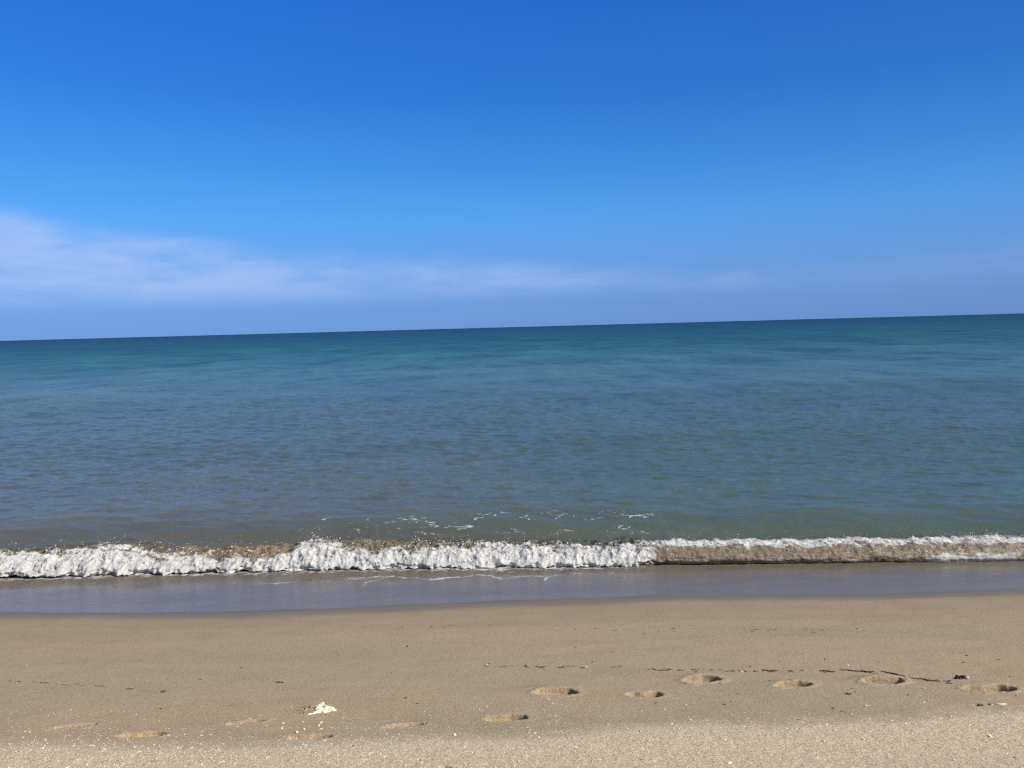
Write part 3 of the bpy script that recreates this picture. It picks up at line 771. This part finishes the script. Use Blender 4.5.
def wrack(pts, n, lab, grp, rad=.0020, ln=(1.0, 7), jit=1.0):
    xs_ = [p[0] for p in pts]; ys_ = [p[1] for p in pts]
    for _ in range(n):
        x = random.uniform(xs_[0], xs_[-1]); y = np.interp(x, xs_, ys_) + random.gauss(0, jit)
        l_ = random.uniform(*ln)
        o = ground_tube('seaweed_scrap', [(x, y), (x + l_ * .5, y + random.gauss(0, .35)), (x + l_, y + random.gauss(0, .4))], rad * random.uniform(.6, 1.4), random.choice([M_weed, M_twig, M_twig]), .0022, 2)
        tag(o, lab, 'seaweed scrap', grp)
wrack([(478, 665), (520, 666.5), (560, 667), (620, 668), (680, 670)], 30, 'small dark weed scrap in the left half of the wrack line', 'weed scraps in the left half of the wrack line', jit=.7)
wrack([(680, 670), (740, 671), (800, 671.5), (850, 671), (905, 676), (950, 682)], 42, 'small dark weed scrap in the right half of the wrack line', 'weed scraps in the right half of the wrack line', jit=.8)
wrack([(0, 680.5), (40, 683), (110, 688), (165, 692)], 24, 'thin dark fleck on the faint drift line at the left', 'flecks of the drift line at the left', rad=.0013, ln=(1, 6), jit=.7)
wrack([(375, 626), (470, 628), (580, 630), (660, 631), (760, 631), (860, 629)], 26, 'tiny dark fleck on the faint upper drift line near the water', 'flecks of the upper drift line', rad=.0016, ln=(2, 6), jit=1.5)
for k in range(34):
    x, y = random.uniform(700, 1020), random.uniform(655, 712)
    if k > 20: x, y = random.uniform(160, 700), random.uniform(640, 715)
    o = ground_tube('seaweed_crumb', [(x, y), (x + random.uniform(.8, 3), y + random.gauss(0, .5))], random.uniform(.0015, .0035), random.choice([M_weed, M_twig]), .001, 2)
    tag(o, 'tiny dark crumb of weed scattered away from the drift lines', 'weed crumb', 'weed crumbs loose on the damp sand')

# seaweed clump with knotted blades
p0 = on_sand(959.5, 678.5)
cl_ = bpy.data.objects.new('seaweed_clump', None); COL.objects.link(cl_); cl_.location = p0; cl_.scale = (.74, .74, .74)
tag(cl_, 'dark knotted seaweed clump right of the wrack line end beside a white shell', 'seaweed')
for k in range(11):
    a = random.uniform(0, 6.28); ox = random.uniform(-.042, .035); pts_ = []
    oy = random.gauss(0, .012); zc = random.uniform(.004, .016)
    for i in range(6):
        pts_.append((ox + math.cos(a) * i * .006, oy + math.sin(a) * i * .005, max(.002, zc + .012 * math.sin(i * 1.1 + k)))); a += random.gauss(0, .6)
    tube('frond', pts_, [.0035 + .0045 * random.random() for _ in range(6)], M_weed, 7, cl_)
for k in range(3):
    V, F = [], []
    c0 = np.array([(-.03, .0, .012), (.012, .004, .014), (.030, -.002, .011)][k]); rr = (.014, .012, .013)[k]
    for v in ICO: V.append(c0 + v * rr * random.uniform(.6, 1.25) * np.array([1.2, .9, .8]))
    poly_mesh('knot', V, [tuple(int(i) for i in f) for f in ICF], M_weed, smooth_shade=False, parent=cl_)

# cream ragged scrap, fan shaped, half buried
def ragged(name, OUT, h0, seed, parent=None):
    gp = np.array([at_z(a, b_, PILE[2] + .012)[:2] for a, b_ in OUT]); cen = gp.mean(0); loop = []
    for a, b_ in zip(gp, np.roll(gp, -1, 0)):
        for q_ in range(5): loop.append(a + (b_ - a) * q_ / 5 + rng.normal(0, .0022, 2))
    rings, V, F, L_ = 7, [], [], len(loop)
    for i_ in range(rings):
        f = 1 - i_ / rings
        for p in loop:
            q_ = cen + (p - cen) * f
            cr = float(fbm(np.array([q_[0] * 34 + q_[1] * 10]), np.array([q_[1] * 20 - q_[0] * 18]), 3, .6, seed=seed)[0])
            V.append((q_[0] - cen[0], q_[1] - cen[1], h0 + .008 * (1 - f * f) + .026 * (1 - f * .5) * cr))
    V.append((0, 0, h0 + .012))
    for i_ in range(rings - 1):
        for j_ in range(L_): F.append((i_ * L_ + j_, i_ * L_ + (j_ + 1) % L_, (i_ + 1) * L_ + (j_ + 1) % L_, (i_ + 1) * L_ + j_))
    for j_ in range(L_): F.append(((rings - 1) * L_ + j_, (rings - 1) * L_ + (j_ + 1) % L_, rings * L_))
    n_ = len(V)
    V += [(x * .97, y * .97, min(z_ - .006, -.004)) for x, y, z_ in V[:L_]]
    F += [(j_, n_ + j_, n_ + (j_ + 1) % L_, (j_ + 1) % L_) for j_ in range(L_)]
    F.append(tuple(n_ + j_ for j_ in reversed(range(L_))))
    o = poly_mesh(name, V, F, M_scrap, smooth_shade=True, parent=parent)
    return o, np.array([cen[0], cen[1], H(cen[0], cen[1]) + .001])
o, c1_ = ragged('shell_scrap', [(306, 716.2), (311, 714.6), (315, 712), (318, 709.6), (322, 707.3), (326, 705.6), (330, 706.8), (334, 708.2), (337, 709.8), (335, 711.3), (330, 711.9), (325, 713.6), (320, 713.2), (315, 714.4)], .006, 211)
o.location = c1_
tag(o, 'large cream ragged fan shaped scrap on damp sand left of centre', 'shell scrap')
f_, c2_ = ragged('flap', [(314.5, 708.8), (316, 706), (320, 703.6), (323.5, 701.8), (325.3, 703), (322.5, 704.6), (320.5, 706.5), (317, 708.6)], .010, 217, o)
f_.location = c2_ - c1_
for k in range(16):
    x, y = random.gauss(305, 4.5), random.gauss(709.5, 2.6)
    p = on_sand(x, y); V, F = chip_geo(random.Random(k + 77), 6)
    o = poly_mesh('sand_crumb', [(a, b_, c_ * 2) for a, b_, c_ in V], F, M_crumb); lay(o, p, random.uniform(.004, .010), random.uniform(0, 6), (random.gauss(0, .3), random.gauss(0, .3)), .001)
    tag(o, 'sand crumb coloured dark as rough sand shadow at the left end of the cream scrap', 'sand crumb', 'dark crumbs beside the cream scrap')
